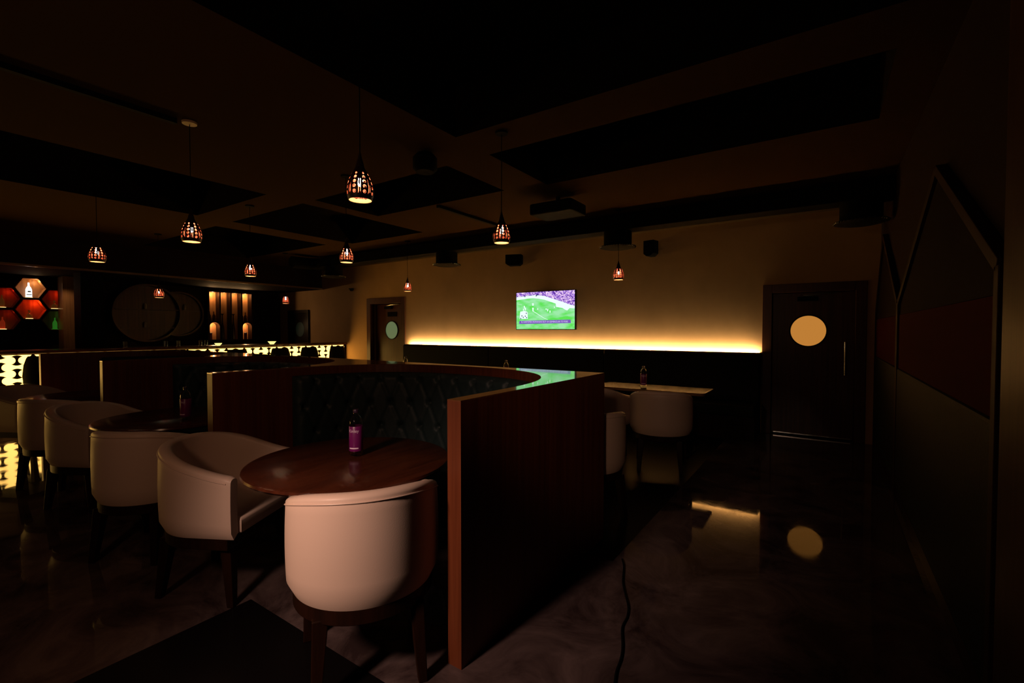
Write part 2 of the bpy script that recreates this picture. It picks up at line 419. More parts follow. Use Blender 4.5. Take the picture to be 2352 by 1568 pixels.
# ------------------------------------------------------------------ tub chair
def make_chair(label, group):
    r = thing('tub_chair', label, 'chair', group=group)
    R = .315; yf = .235; T = .062
    # plan path of the outer face
    path = []
    ns = 8
    for i in range(ns): path.append((R, yf - yf*i/ns, 1, 0))
    na = 40
    for i in range(na+1):
        a = -PI*i/na
        path.append((R*math.cos(a), R*math.sin(a), math.cos(a), math.sin(a)))
    for i in range(1, ns+1): path.append((-R, yf*i/ns, -1, 0))
    def top(y):
        t = (yf - y)/(yf+R); t = t*t*(3-2*t)*.55 + t*.45
        return .700 + .130*t
    def bulge(z, zt):
        # outer face: rounded foot, slight belly
        t = (z-.375)/(zt-.375)
        return .006*math.sin(PI*t) - .022*max(0,1-t/.10)**2
    bm = new(); rings = []
    n = len(path)
    for k, (x,y,nx_,ny_) in enumerate(path):
        zt = top(y); col = []
        # ends pull in so that the arm fronts are rounded
        e = min(k, n-1-k); sh = 0
        prof = []
        for i in range(9):
            z = .375 + (zt-.018-.375)*i/8; prof.append((bulge(z, zt), z))
        for i in range(1, 8):
            a = PI*i/8; prof.append((-T/2 + T/2*math.cos(a), zt-.018 + .018*math.sin(a)))
        for i in range(6):
            z = zt-.018 - (zt-.018-.40)*i/5; prof.append((-T + .004*math.sin(PI*i/5), z))
        for off, z in prof: col.append(bm.verts.new((x+nx_*off, y+ny_*off, z)))
        rings.append(col)
    m = len(rings[0])
    for k in range(n-1):
        for i in range(m-1): bm.faces.new((rings[k][i], rings[k+1][i], rings[k+1][i+1], rings[k][i+1]))
        bm.faces.new((rings[k][m-1], rings[k+1][m-1], rings[k+1][0], rings[k][0]))
    # rounded arm fronts
    for k, sg in ((0, 1), (n-1, -1)):
        col = rings[k]; cap = []
        cxm = sg*(R - T/2)
        for v in col:
            c = v.co; q = (c.x-cxm)/(T/2+.004)
            cap.append(bm.verts.new((cxm + (c.x-cxm)*.80, c.y + .020, c.z - (.010 if c.z > top(yf)-.03 else 0))))
        for i in range(m): bm.faces.new((col[i], col[(i+1)%m], cap[(i+1)%m], cap[i]))
        bm.faces.new(cap)
    obj('shell', bm, VINYL, r, smooth=True, angle=60)
    # piping just under the rim, outer side
    bm = new(); pp = []
    for (x,y,a,b) in path:
        zt = top(y); pp.append((x+a*.0035, y+b*.0035, zt-.030))
    tube(bm, pp, .0032, 6); obj('piping', bm, VINYL, r, smooth=True)
    # seat cushion
    out = [(p[0]*(R-T-.006)/R, p[1]*(R-T-.006)/R if p[1] < 0 else p[1]) for p in path]
    bm = new(); rr = []
    for sc_, z in ((.94,.385),(1,.40),(1,.455),(.975,.472),(.90,.480),(.6,.484)):
        rr.append([bm.verts.new((px*sc_, (py-.0)*sc_ + (.03*sc_ if py > yf-.02 else 0), z)) for px, py in out])
    for a, b in zip(rr, rr[1:]):
        for i in range(len(out)):
            j = (i+1) % len(out); bm.faces.new((a[i], a[j], b[j], b[i]))
    bm.faces.new(rr[0][::-1]); bm.faces.new(rr[-1])
    obj('seat', bm, VINYLS, r, smooth=True, angle=50)
    # wooden rail
    sc_ = (R-.022)/R
    bm = new(); prism(bm, [(p[0]*sc_, p[1]*sc_) for p in path], 'z', .315, .383)
    obj('seat_rail', bm, WOODD, r, bev=.004)
    for sx in (1,-1):
        for yy, ly in ((.175,.205), (-.20,-.245)):
            bm = new(); xx = .225 if yy > 0 else .185
            a = [(xx*sx, yy)]; w0, w1 = .030, .018; tx, ty = xx*sx, yy; bx, by = (xx+.02)*sx, ly
            A = [bm.verts.new((tx+i*w0, ty+j*w0, .33)) for i, j in ((-1,-1),(1,-1),(1,1),(-1,1))]
            B = [bm.verts.new((bx+i*w1, by+j*w1, 0)) for i, j in ((-1,-1),(1,-1),(1,1),(-1,1))]
            bm.faces.new(A); bm.faces.new(B[::-1])
            for i in range(4): bm.faces.new((A[i], A[(i+1)%4], B[(i+1)%4], B[i]))
            obj('leg', bm, WOODD, r, bev=.004)
    return r
def face(fx, fy): return math.atan2(fy, fx) - PI/2
G1 = 'cream tub chairs at the round booth tables'; G2 = 'cream tub chairs behind the booths'
ch = make_chair('large nearest cream tub chair seen from behind, beside the partition end', G1)
ch.location = (-1.685,1.335,0); ch.rotation_euler = (0,0,face(-.83,.56))
for x, y, fx, fy, lb, g in (
    (-2.86,1.30,.88,.47,'cream tub chair with open seat showing, left of the nearest round table',G1),
    (-3.72,1.24,-.50,.86,'cream tub chair seen from behind, directly left of the open nearest pair',G1),
    (-5.09,1.30,.88,.47,'dim cream tub chair with open seat, left of the middle round table',G1),
    (-6.00,1.30,-.50,.86,'cream tub chair with yellow lit left edge, its back to us near the bar reflection',G1),
    (-7.32,1.30,.88,.47,'farthest left cream tub chair, cut by the left edge of the photo',G1),
    (-1.59,3.40,-.85,.52,'cream tub chair half hidden behind the nearest partition',G2),
    (-1.45,4.99,-.25,.97,'cream tub chair pushed against the long table near the dark bench',G2),
    (-2.17,4.97,.1,1.0,'dark looking tub chair left of the other chair at the long table',G2)):
    dup(ch, (x,y,0), face(fx,fy), lb, g)

# ------------------------------------------------------------------ rectangular tables by the bench
def long_table(cx, cy, label):
    r = thing('rectangular_table', label, 'table', (cx,cy,0), group='rectangular tables in front of the bench')
    w, d = .66, .27
    bm = new(); pts = []
    for sx, sy in ((1,1),(-1,1),(-1,-1),(1,-1)):
        a0 = {(1,1):0,(-1,1):PI/2,(-1,-1):PI,(1,-1):3*PI/2}[(sx,sy)]
        for i in range(5):
            a = a0 + PI/2*i/4; pts.append((sx*(w-.04)+.04*math.cos(a), sy*(d-.04)+.04*math.sin(a)))
    prism(bm, pts, 'z', .718, .75); obj('tabletop', bm, wood('long_table_wood', (.20,.11,.05), (.13,.07,.03), .18, (4,30,30)), r, bev=.003)
    for s in (-1,1):
        bm = new(); box(bm, s*.45-.03, s*.45+.03, -.03, .03, .02, .717); obj('leg', bm, BLACK, r)
        bm = new(); box(bm, s*.45-.04, s*.45+.04, -.22, .22, 0, .02); obj('foot', bm, BLACK, r)
    return r
long_table(-1.76, 5.66, 'rectangular wooden table with rounded corners behind the cream chairs')
long_table(-3.98, 5.66, 'rectangular table hidden behind the booth top, carrying a bottle under the television')
long_table(-6.00, 5.50, 'rectangular table hidden behind the booths near the green porthole door')

# ------------------------------------------------------------------ bench along the back wall
BX = [-7.76, -5.40, -3.03, -.752]
for i in range(3):
    a, b = BX[i]+.004, BX[i+1]-.004
    r = thing('wall_bench', ['dark upholstered bench section next to the green porthole door','dark upholstered bench section under the television',
              'dark upholstered bench section next to the amber porthole door'][i], 'bench', ((a+b)/2, 6.95, 0), group='dark bench sections under the light strip')
    L = tuple(r.location)
    def put(nm, bm, m, **k):
        o = obj(nm, bm, m, None, loc=L, **k); o.parent = r; o.location = (0,0,0); return o
    bm = new(); prism(bm, [(7.20,.45),(7.33,.45),(7.33,1.13),(7.24,1.13),(7.20,1.10)], 'x', a, b); put('backrest', bm, BLACKL, bev=.012)
    bm = new(); box(bm, a, b, 6.65, 7.195, .32, .46); put('seat', bm, BLACKL, bev=.02)
    bm = new(); box(bm, a, b, 6.72, 7.33, 0, .318); put('base', bm, WOODD)
    if i == 2:
        bm = new(); box(bm, b-.02, b, 7.331, 7.398, 0, 1.128); put('light_stop_panel', bm, BLACKL)  # added to stop strip light leaking past the bench end
# LED strip profile behind the bench back
bm = new(); box(bm, BX[0], BX[3]-.03, 7.345, 7.365, 1.04, 1.052)
tag(obj('light_strip', bm, emis('led_strip', (1,.75,.36), 3), None, loc=((BX[0]+BX[3])/2, 7.355, 1.04)), 'long warm light strip hidden behind the top of the dark bench', 'light strip')
L_ = bpy.data.lights.new('bench_glow', 'AREA'); L_.shape = 'RECTANGLE'; L_.size = BX[3]-BX[0]-.06; L_.size_y = .025; L_.energy = 185; L_.color = (1,.72,.36)
lo = bpy.data.objects.new('bench_glow', L_); lo.location = ((BX[0]+BX[3])/2, 7.352, 1.092); lo.rotation_euler = (math.radians(105),0,0); C.objects.link(lo)

# ------------------------------------------------------------------ television
tv = thing('television', 'wall television showing a football match above the dark bench', 'television', (-4.195, 7.29, 1.45))
bm = new(); box(bm, -.615, .615, -.02, .035, 0, .695); obj('casing', bm, BLACKG, tv, bev=.004)
bm = new(); box(bm, -.2, .2, .035, .108, .2, .5); obj('wall_bracket', bm, BLACK, tv)
def screen_mat():
    m = emis('tv_picture', (1,1,1), 1.0); nt = m.node_tree; e = [n for n in nt.nodes if n.type == 'EMISSION'][0]
    N = nt.nodes.new; Lk = nt.links.new
    tc = N('ShaderNodeTexCoord')
    # crowd
    v = N('ShaderNodeTexVoronoi'); v.inputs['Scale'].default_value = 55; Lk(tc.outputs['Object'], v.inputs['Vector'])
    r = N('ShaderNodeValToRGB'); el = r.color_ramp.elements
    el[0].position = .1; el[0].color = (.10,.02,.35,1); el[1].position = .9; el[1].color = (.95,.7,.95,1)
    x = el.new(.45); x.color = (.42,.22,.80,1)
    sep = N('ShaderNodeSeparateColor'); Lk(v.outputs['Color'], sep.inputs[0]); Lk(sep.outputs[0], r.inputs[0])
    Lk(r.outputs[0], e.inputs['Color']); e.inputs['Strength'].default_value = 1.0
    return m
def grass_mat():
    m = emis('tv_pitch', (.12,.75,.12), 1.0); nt = m.node_tree; e = [n for n in nt.nodes if n.type == 'EMISSION'][0]
    N = nt.nodes.new; Lk = nt.links.new
    tc = N('ShaderNodeTexCoord'); n = N('ShaderNodeTexNoise'); n.inputs['Scale'].default_value = 5; n.inputs['Detail'].default_value = 3
    mp = N('ShaderNodeMapping'); mp.inputs['Scale'].default_value = (.8,1,2.2); mp.inputs['Rotation'].default_value = (0,.4,0)
    Lk(tc.outputs['Object'], mp.inputs[0]); Lk(mp.outputs[0], n.inputs['Vector'])
    r = N('ShaderNodeValToRGB'); el = r.color_ramp.elements
    el[0].position = .38; el[0].color = (.11,.78,.09,1); el[1].position = .62; el[1].color = (.34,.84,.40,1)
    Lk(n.outputs['Fac'], r.inputs[0]); Lk(r.outputs[0], e.inputs['Color'])
    e.inputs['Strength'].default_value = 1.0
    return m
W, Hh = 1.20, .672; x0, z0 = -W/2, .0115
def S(u, v): return (x0+u*W, z0+(1-v)*Hh)       # picture coordinates, v downwards
def flat(bm, pts, y, th=.0006): prism(bm, [S(*p) for p in pts], 'y', y-th, y)
bm = new(); flat(bm, [(0,0),(1,0),(1,1),(0,1)], -.0205)
scr = obj('screen', bm, screen_mat(), tv)
bm = new(); flat(bm, [(0,.17),(.2,.14),(.4,.13),(.6,.21),(.8,.32),(1,.46),(1,1),(0,1)], -.0213); obj('pitch_picture', bm, grass_mat(), scr)
TW = emis('tv_white', (.80,.98,.92), 1.1)
bm = new(); flat(bm, [(0,.12),(.2,.10),(.35,.08),(.5,.12),(.66,.21),(.82,.30),(.90,.36),(1,.40),(1,.47),(.92,.46),(.88,.52),(.85,.50),(.8,.45),(.70,.42),(.69,.33),(.5,.22),(.4,.185),(.3,.165),(.2,.17),(0,.205)], -.0222)
for (u, v, w, h) in ((.135,.36,.02,.07),(.15,.41,.025,.08),(.12,.44,.02,.06),(.285,.30,.03,.07),(.285,.42,.03,.10),(.375,.44,.02,.04),(.52,.45,.018,.04),(.545,.47,.022,.06),(.585,.51,.022,.06),(.46,.77,.03,.04),(.66,.41,.02,.03)):
    flat(bm, [(u,v),(u+w,v+.005),(u+w*.8,v+h),(u+w*.2,v+h)], -.0222)
flat(bm, [(.07,.52),(.15,.50),(.20,.53),(.21,.72),(.06,.72)], -.0222)
flat(bm, [(.02,.30),(.10,.33),(.10,.336),(.02,.306)], -.0222); flat(bm, [(.30,.52),(.50,.72),(.56,.75),(.56,.742),(.50,.708),(.31,.512)], -.0222)
obj('advertising_boards_picture', bm, TW, scr)
TD = emis('tv_dark', (.01,.01,.10), 1)
bm = new()
bm.free()
for u, v in ((.095,.62),(.12,.66),(.155,.63),(.18,.67),(.075,.69),(.175,.55),(.36,.07),(.38,.06),(.35,.085),(.15,.09)):
    bm = new(); flat(bm, [(u,v),(u+.014,v),(u+.014,v+.035),(u,v+.035)], -.0232); obj('picture_fleck', bm, TD, scr)
bm = new(); flat(bm, [(.055,.775),(.935,.755),(.94,.845),(.05,.86)], -.0232); obj('caption_bar', bm, emis('tv_bar', (.20,.10,.50), 1), scr)
cu = bpy.data.curves.new('caption', 'FONT'); cu.body = 'EL HARTSMEN ROMANIAN BUT 4/4 GEMBAZLAN TE POEE'; cu.size = .041; cu.extrude = .0003; cu.align_x = 'CENTER'
to = bpy.data.objects.new('caption', cu); C.objects.link(to)
dg = bpy.context.evaluated_depsgraph_get(); me = bpy.data.meshes.new_from_object(to.evaluated_get(dg)); bpy.data.objects.remove(to)
xsz = max(v.co.x for v in me.vertices)-min(v.co.x for v in me.vertices)
me.transform(Matrix.Scale(.96/xsz, 4, (1,0,0)))
me.transform(Matrix.Rotation(PI/2, 4, 'X')); me.transform(Matrix.Translation(Vector((-.01, -.0240, S(0,.825)[1]))))
me.materials.clear(); me.materials.append(emis('tv_text', (.75,.65,1), 1))
co = bpy.data.objects.new('caption_text', me); C.objects.link(co); co.parent = scr

# ------------------------------------------------------------------ bar
BARX = -10.0; BY0, BY1 = -2.6, 7.36
bar = thing('bar_counter', 'long bar with glowing yellow patterned front', 'bar', (BARX-.3, 2.4, 0)); L = tuple(bar.location)
def putb(nm, bm, m, par=None, **k):
    o = obj(nm, bm, m, None, loc=L, **k); o.parent = par or bar; o.location = (0,0,0); return o
bm = new(); box(bm, BARX-.55, BARX-.006, BY0, BY1, .20, 1.088); body = putb('body', bm, WOODD)
bm = new(); box(bm, BARX-.50, BARX-.08, BY0, BY1, 0, .198); putb('plinth', bm, BLACK)
bm = new(); box(bm, BARX-.60, BARX+.10, BY0, BY1, 1.09, 1.135); putb('countertop', bm, wood('bar_top_wood', (.16,.06,.025), (.09,.03,.014), .2, (30,3,30)), bev=.006)
# light panel: dumbbell shaped cut-outs, row by row
bm = new(); P = .345; Rb = .056; cb = P/2-.014-Rb; w = .021; S_ = .100; zb, zt = .235, 1.072
rows = [zt + .02 - S_*i for i in range(10)]
nY = int((BY1-BY0)/P)+2
for ri, zc in enumerate(rows):
    for k in range(-1, nY):
        yc = BY0 + P*k + (P/2 if ri % 2 else 0) + .10
        up = []
        nb = 5
        for i in range(nb): a = PI - (PI/2)*i/nb; up.append((-cb+Rb*math.cos(a), Rb*math.sin(a)))
        for i in range(9):
            u = -cb + 2*cb*i/8; h = w+(Rb-w)*(1-math.cos(PI*abs(u)/cb))/2; up.append((u, h))
        for i in range(1, nb+1): a = PI/2 - (PI/2)*i/nb; up.append((cb+Rb*math.cos(a), Rb*math.sin(a)))
        sh = up + [(u, -h) for u, h in up[::-1]][1:-1]
        q = []
        for u, h in sh:
            y = min(BY1-.03, max(BY0+.02, yc+u)); z = min(zt, max(zb, zc+h)); q.append((y, z))
        if max(p[1] for p in q)-min(p[1] for p in q) < .012 or max(p[0] for p in q)-min(p[0] for p in q) < .02: continue
        # drop duplicates after clamping
        qq = []
        for p in q:
            if not qq or abs(p[0]-qq[-1][0])+abs(p[1]-qq[-1][1]) > 1e-4: qq.append(p)
        if len(qq) > 3 and abs(qq[0][0]-qq[-1][0])+abs(qq[0][1]-qq[-1][1]) < 1e-4: qq.pop()
        if len(qq) < 3: continue
        vs = [bm.verts.new((BARX, p[0], p[1])) for p in qq]
        bm.faces.new(vs)
for f in bm.faces: f.normal_update()
me = bpy.data.meshes.new('light_panel')
bmesh.ops.reverse_faces(bm, faces=[f for f in bm.faces if f.normal.x < 0])
ext = bmesh.ops.extrude_face_region(bm, geom=bm.faces[:])
bmesh.ops.translate(bm, verts=[v for v in ext['geom'] if isinstance(v, bmesh.types.BMVert)], vec=(.003,0,0))
bm.to_mesh(me); bm.free(); me.transform(Matrix.Translation(-Vector(L)+Vector((-.005,0,0))))
PANELM = emis('backlit_panel', (1.0,.54,.115), 4.4); me.materials.append(PANELM)
lp = bpy.data.objects.new('light_panel', me); C.objects.link(lp); lp.parent = bar

# bar stools
def make_stool(label):
    r = thing('bar_stool', label, 'stool', group='dark bar stools along the bar')
    bm = new(); n = 14; cols = []
    for i in range(n+1):
        a = -1.15 + 2.3*i/n; col = []
        for z, rr in ((.70,.235),(.80,.245),(.95,.235),(1.045,.215),(1.075,.195)):
            wv = rr*(1.0 if z < .9 else 1.0-.10*(z-.9)/.17)
            col.append((wv*math.sin(a)*1.0, -rr*math.cos(a)*.9, z))
        cols.append(col)
    A = [[bm.verts.new(p) for p in c] for c in cols]
    B = [[bm.verts.new((p[0]*.82, p[1]*.82, p[2])) for p in c] for c in cols]
    for i in range(n):
        for j in range(4):
            bm.faces.new((A[i][j], A[i+1][j], A[i+1][j+1], A[i][j+1])); bm.faces.new((B[i][j], B[i][j+1], B[i+1][j+1], B[i+1][j]))
        bm.faces.new((A[i][4], A[i+1][4], B[i+1][4], B[i][4])); bm.faces.new((A[i][0], B[i][0], B[i+1][0], A[i+1][0]))
    for i in (0, n):
        for j in range(4): bm.faces.new((A[i][j], A[i][j+1], B[i][j+1], B[i][j]))
    obj('backrest', bm, BLACKL, r, smooth=True, angle=50)
    bm = new(); lathe(bm, [(0,.66),(.18,.66),(.20,.68),(.20,.72),(.17,.745),(0,.75)], 28); obj('seat', bm, BLACKL, r, smooth=True)
    for sx in (1,-1):
        for sy in (1,-1):
            bm = new(); tube(bm, [(sx*.14, sy*.14, .67), (sx*.20, sy*.20, 0)], .018, 8, r1=.012); obj('leg', bm, WOODD, r, smooth=True)
    bm = new(); q = .178; tube(bm, [(q,q,.25),(-q,q,.25),(-q,-q,.25),(q,-q,.25),(q,q,.25)], .009, 6); obj('footrest', bm, BLACK, r, smooth=True)
    return r
SY = [1.80, 2.70, 3.60, 4.46, 5.31, 5.96, 6.66]
slab = ['bar stool nearest the left edge of the photo, in front of the glowing panel', 'second dark bar stool from the left, behind the booths', 'third dark bar stool from the left, behind the booths',
        'fourth bar stool from the left, its back against the glowing bar', 'fifth bar stool from the left, a black trapezoid on the glow',
        'bar stool next to last before the right end of the bar', 'bar stool at the right end of the bar by the lit wall']
st = make_stool(slab[0]); st.location = (-9.42, SY[0], 0); st.rotation_euler = (0,0,PI/2)
for y, lb in list(zip(SY, slab))[1:]: dup(st, (-9.42, y, 0), PI/2, lb)

# small things on the bar
GLASS = mat('clear_glass', (1,1,1), .03, .5, trans=1.0, ior=1.45)
bm = new(); lathe(bm, [(0,0),(.03,0),(.035,.11),(.032,.11),(.027,.008),(0,.008)], 16)
g0 = obj('drinking_glass', bm, GLASS, None, smooth=True); g0.location = (-10.05, 2.95, 1.135)
gl = [(2.95,'leftmost clear drinking glass on the bar top, behind the third partition'),(3.55,'second clear drinking glass from the left on the bar top'),
      (3.75,'third clear drinking glass from the left on the bar top'),(4.12,'fourth clear drinking glass from the left on the bar top'),(4.22,'rightmost clear drinking glass on the bar top')]
tag(g0, gl[0][1], 'glass', 'drinking glasses on the bar')
for y, lb in gl[1:]:
    o = g0.copy(); C.objects.link(o); o.location = (-10.05, y, 1.135); o['label'] = lb
CONEGLOW = emis('candle_glow', (1,.85,.25), 1.4)  # made-up glowing cones stand in for bright spots above the counter
for y, lb, s in ((4.42, 'small glowing yellow cone standing in for a bright spot on the bar, the left one', .8), (5.50, 'glowing yellow cone standing in for a bright spot on the bar, the right one above the stools', 1.0)):
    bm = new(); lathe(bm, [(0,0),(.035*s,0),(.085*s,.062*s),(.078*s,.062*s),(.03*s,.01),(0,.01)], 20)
    o = obj('candle_holder', bm, CONEGLOW, None, smooth=True); o.location = (-10.0, y, 1.135); tag(o, lb, 'bright spot', 'glowing cones for bright spots on the bar')

# ------------------------------------------------------------------ back bar
bm = new(); box(bm, XL, -11.0, YF, YB, 2.50, H)
struct(obj('trim_2', bm, WALLD))
bm = new(); box(bm, -11.0, -10.965, YF, YB, 2.50, 2.535); struct(obj('trim_3', bm, mat('soffit_edge', (.25,.16,.09), .3, .5)))
bb = thing('back_bar_cabinet', 'dark low cabinet along the wall behind the bar', 'cabinet', (-12.72, 2.5, 0)); L = tuple(bb.location)
def putc(nm, bm, m, par, **k):
    o = obj(nm, bm, m, None, loc=L, **k); o.parent = par; o.location = (0,0,0); return o
bm = new(); box(bm, XL+.002, -12.5, -2, 6.6, 0, .98); putc('body', bm, WOODD, bb)
bm = new(); box(bm, XL+.002, -12.46, -2, 6.6, .98, 1.02); putc('worktop', bm, BLACKG, bb)
for i in range(14):
    y = -2+.614*i; bm = new(); box(bm, -12.499, -12.48, y+.01, y+.604, .06, .96); dd = putc('door', bm, WOODD, bb)
    bm = new(); tube(bm, [(-12.465,y+.55,.6),(-12.465,y+.55,.78)], .006, 6); putc('handle', bm, CHROME, dd)
# pilaster and column
bm = new(); box(bm, -12.74, -12.4, 2.68, 2.93, 1.021, 2.499); struct(obj('trim_4', bm, wood('pilaster_wood', (.25,.13,.06), (.17,.08,.035), .3)))
bm = new(); box(bm, -11.6, -11.2, 2.66, 2.98, 0, 2.50); struct(obj('trim_5', bm, BLACK))

# hexagonal shelf boxes with lit bottles
def hexpts(cy, cz, h):
    R = h/math.sqrt(3); return [(cy+R*math.cos(PI/3*i), cz+R*math.sin(PI/3*i)) for i in range(6)]
def point(name, loc, e, col, r=.02):
    l = bpy.data.lights.new(name, 'POINT'); l.energy = e; l.color = col; l.shadow_soft_size = r
    o = bpy.data.objects.new(name, l); o.location = loc; C.objects.link(o); return o
HX = [(2.31,2.255,'amber',(1,.62,.25),.9), (2.31,1.845,'bright red',(1,.07,.01),1.0), (1.95,2.05,'dark red',(1,.04,.01),.30), (2.67,2.05,'dull red',(1,.05,.01),.5), (1.95,1.64,'dim crimson',(1,.05,.01),.10), (2.67,1.64,'dark green lit',(.25,1,.2),.05)]
pos = ['topmost of the cluster','lower middle of the cluster','upper left of the cluster','upper right of the cluster','lower left of the cluster','lower right of the cluster']
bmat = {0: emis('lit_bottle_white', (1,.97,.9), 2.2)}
AMB = mat('amber_glass_bottle', (.22,.045,.01), .08, .8, emit=(1,.30,.05), estr=.04)  # amber, red and green bottles: slight emission stands in for light from below
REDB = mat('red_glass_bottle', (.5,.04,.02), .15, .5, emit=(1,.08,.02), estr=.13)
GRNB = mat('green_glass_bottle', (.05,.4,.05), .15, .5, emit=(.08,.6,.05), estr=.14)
HOT = emis('under_light', (1,.62,.22), 2.0)
for i, (y, z, cn, col, en) in enumerate(HX):
    h = .395
    r = thing('hexagon_shelf', 'hexagonal wall shelf with %s inside, %s' % (cn, pos[i]), 'shelf', (-12.9, y, z), group='hexagonal shelves behind the bar')
    o_, i_ = hexpts(0,0,h), hexpts(0,0,h-.03)
    bm = new()
    for k in range(6):
        a, b, c, d = o_[k], o_[(k+1)%6], i_[(k+1)%6], i_[k]
        prism(bm, [a,b,c,d], 'x', -.099, .12)
    obj('frame', bm, SHELFW if i < 2 else DOORW, r)
    bm = new(); prism(bm, i_, 'x', -.098, -.088); obj('back_panel', bm, SHELFW, r)
    point('shelf_light', (-12.885, y+.09, z+.12), en, col, .015)
    # bottle
    bz = z-(h-.03)/2
    s = 1.0 if i == 0 else .8
    prof = [(0,0),(.042,0),(.045,.01),(.045,.15),(.035,.185),(.014,.225),(.013,.285),(0,.29)] if i != 3 and i != 1 else [(0,0),(.05,0),(.055,.02),(.055,.08),(.03,.115),(.014,.13),(.014,.165),(.024,.175),(.022,.205),(0,.21)]
    b = thing('liquor_bottle', ['bright white glowing bottle with dark label in the amber hexagon','stoppered decanter in the bright red hexagon','amber bottle in the upper left red hexagon',
              'round stoppered decanter in the upper right red hexagon','red bottle glowing orange at its foot in the lower left hexagon','green lit bottle in the lower right hexagon'][i], 'bottle', (-12.87, y-.015, bz), group='bottles in the hexagonal shelves')
    bm = new(); lathe(bm, [(a*s, c*s+.004) for a, c in prof], 18)
    obj('bottle_body', bm, [bmat[0], AMB, AMB, AMB, REDB, GRNB][i], b, smooth=True)
    bm = new(); lathe(bm, [(0,.0005),(.052,.0005),(.052,.010),(.046,.010),(.046,.0035),(0,.0035)], 18); obj('light_disc', bm, [HOT,HOT,HOT,HOT,HOT,GRNB][i], b)
    if i == 0:
        for za, zb_, w_ in ((.105,.130,.5),(.050,.066,.9)):
            bm = new(); 
            pts = [(.047*math.cos(w_*(-1+2*k/8)), .047*math.sin(w_*(-1+2*k/8))) for k in range(9)]
            V0 = [bm.verts.new((p[0],p[1],za)) for p in pts]; V1 = [bm.verts.new((p[0],p[1],zb_)) for p in pts]
            for k in range(8): bm.faces.new((V0[k],V0[k+1],V1[k+1],V1[k]))
            obj('label_print', bm, BLACK, b)

# round shelf rings
def ring_shelf(cy, cz, R, xa, xb, boards, label):
    r = thing('round_shelf', label, 'shelf', (-12.95, cy, cz), group='dark round shelves behind the bar')
    bm = new(); n = 56; rr = []
    for x, q in ((xa,R),(xb,R),(xb,R-.04),(xa,R-.04)): rr.append([bm.verts.new((x, q*math.cos(2*PI*i/n), q*math.sin(2*PI*i/n))) for i in range(n)])
    for k in range(4):
        for i in range(n): bm.faces.new((rr[k][i], rr[k][(i+1)%n], rr[(k+1)%4][(i+1)%n], rr[(k+1)%4][i]))
    obj('ring_frame', bm, DOORW, r, smooth=True)
    bm = new(); prism(bm, [((R-.041)*math.cos(2*PI*i/n), (R-.041)*math.sin(2*PI*i/n)) for i in range(n)], 'x', xa, xa+.01); obj('back_disc', bm, DOORW, r)
    for z in boards:
        w = math.sqrt((R-.04)**2-z*z); bm = new(); box(bm, xa+.011, xb-.01, -w+.01, w-.01, z-.01, z+.01); obj('shelf_board', bm, DOORW, r)
    return r
ring_shelf(4.2, 1.83, .66, .03, .16, (.08,-.34), 'large dark round shelf on the wall behind the bar')
ring_shelf(4.86, 1.83, .54, -.048, .028, (.09,), 'dark round shelf half covered by the larger round shelf, beside the lit bottle niches')
DKB = mat('dark_glass_bottle', (.03,.012,.008), .1, .5)
DKG = mat('pale_canister', (.55,.46,.36), .5, .4)
def bottle_mesh(bm, s=1.0, h=.29, rad=.04):
    lathe(bm, [(0,0),(rad*s,0),(rad*s,h*.55*s),(rad*.35*s,h*.75*s),(rad*.3*s,h*s),(0,h*s)], 14)
bm = new(); lathe(bm, [(0,0),(.026,0),(.028,.10),(.018,.115),(.018,.13),(0,.13)], 14); b0 = obj('jar', bm, DKG, None, smooth=True); b0.location = (-12.86, 4.16, 1.921)
tag(b0, 'small pale jar on the upper board of the large round shelf', 'jar', 'pale jars on the round shelves')
for y, z, x, lb in ((4.16, 1.501, -12.86, 'small pale jar on the lower board of the large round shelf'), (4.98, 1.931, -12.955, 'small pale jar on the half covered round shelf')):
    o = b0.copy(); C.objects.link(o); o.location = (x, y, z); o['label'] = lb

# arched niche cabinet
cab = thing('niche_cabinet', 'wall cabinet of tall warmly lit bottle niches with arches below', 'cabinet', (-12.9, 5.975, 1.14)); L = tuple(cab.location)
def putn(nm, bm, m, par=None, **k):
    o = obj(nm, bm, m, None, loc=L, **k); o.parent = par or cab; o.location = (0,0,0); return o
NY = [5.46, 5.725, 5.99, 6.255]; NW = .232; XF = -12.78
bm = new(); box(bm, XL+.001, -12.985, 5.42, 6.53, 1.14, 2.50); putn('back_panel', bm, SHELFW)
ed = [5.42] + [y for yy in NY for y in (yy, yy+NW)] + [6.53]
for k in range(0, len(ed), 2):
    bm = new(); box(bm, -12.984, XF, ed[k], ed[k+1], 1.14, 2.50); putn('divider', bm, WOODD)
bm = new()
bm.free()
for za, zb_ in ((2.40,2.498),(1.14,1.20)):
    bm = new(); box(bm, -12.984, XF-.002, 5.425, 6.525, za, zb_); putn('cross_rail', bm, WOODD)
for yy in (NY[0], NY[3]):
    bm = new(); pts = [(yy, 1.665), (yy+NW, 1.665), (yy+NW, 1.53)]
    for k in range(1, 12): a = PI*k/12; pts.append((yy+NW/2+NW/2*math.cos(a), 1.53+.105*math.sin(a)))
    pts.append((yy, 1.53)); prism(bm, pts, 'x', -12.984, XF); putn('arch_board', bm, WOODD)
for k, yy in enumerate(NY):
    point('niche_light', (-12.86, yy+NW/2, 2.36), 7 if k in (0,3) else 3.2, (1,.58,.24), .012)
for yy in (NY[0], NY[3]): point('arch_light', (-12.86, yy+NW/2, 1.60), 5, (1,.58,.26), .012)
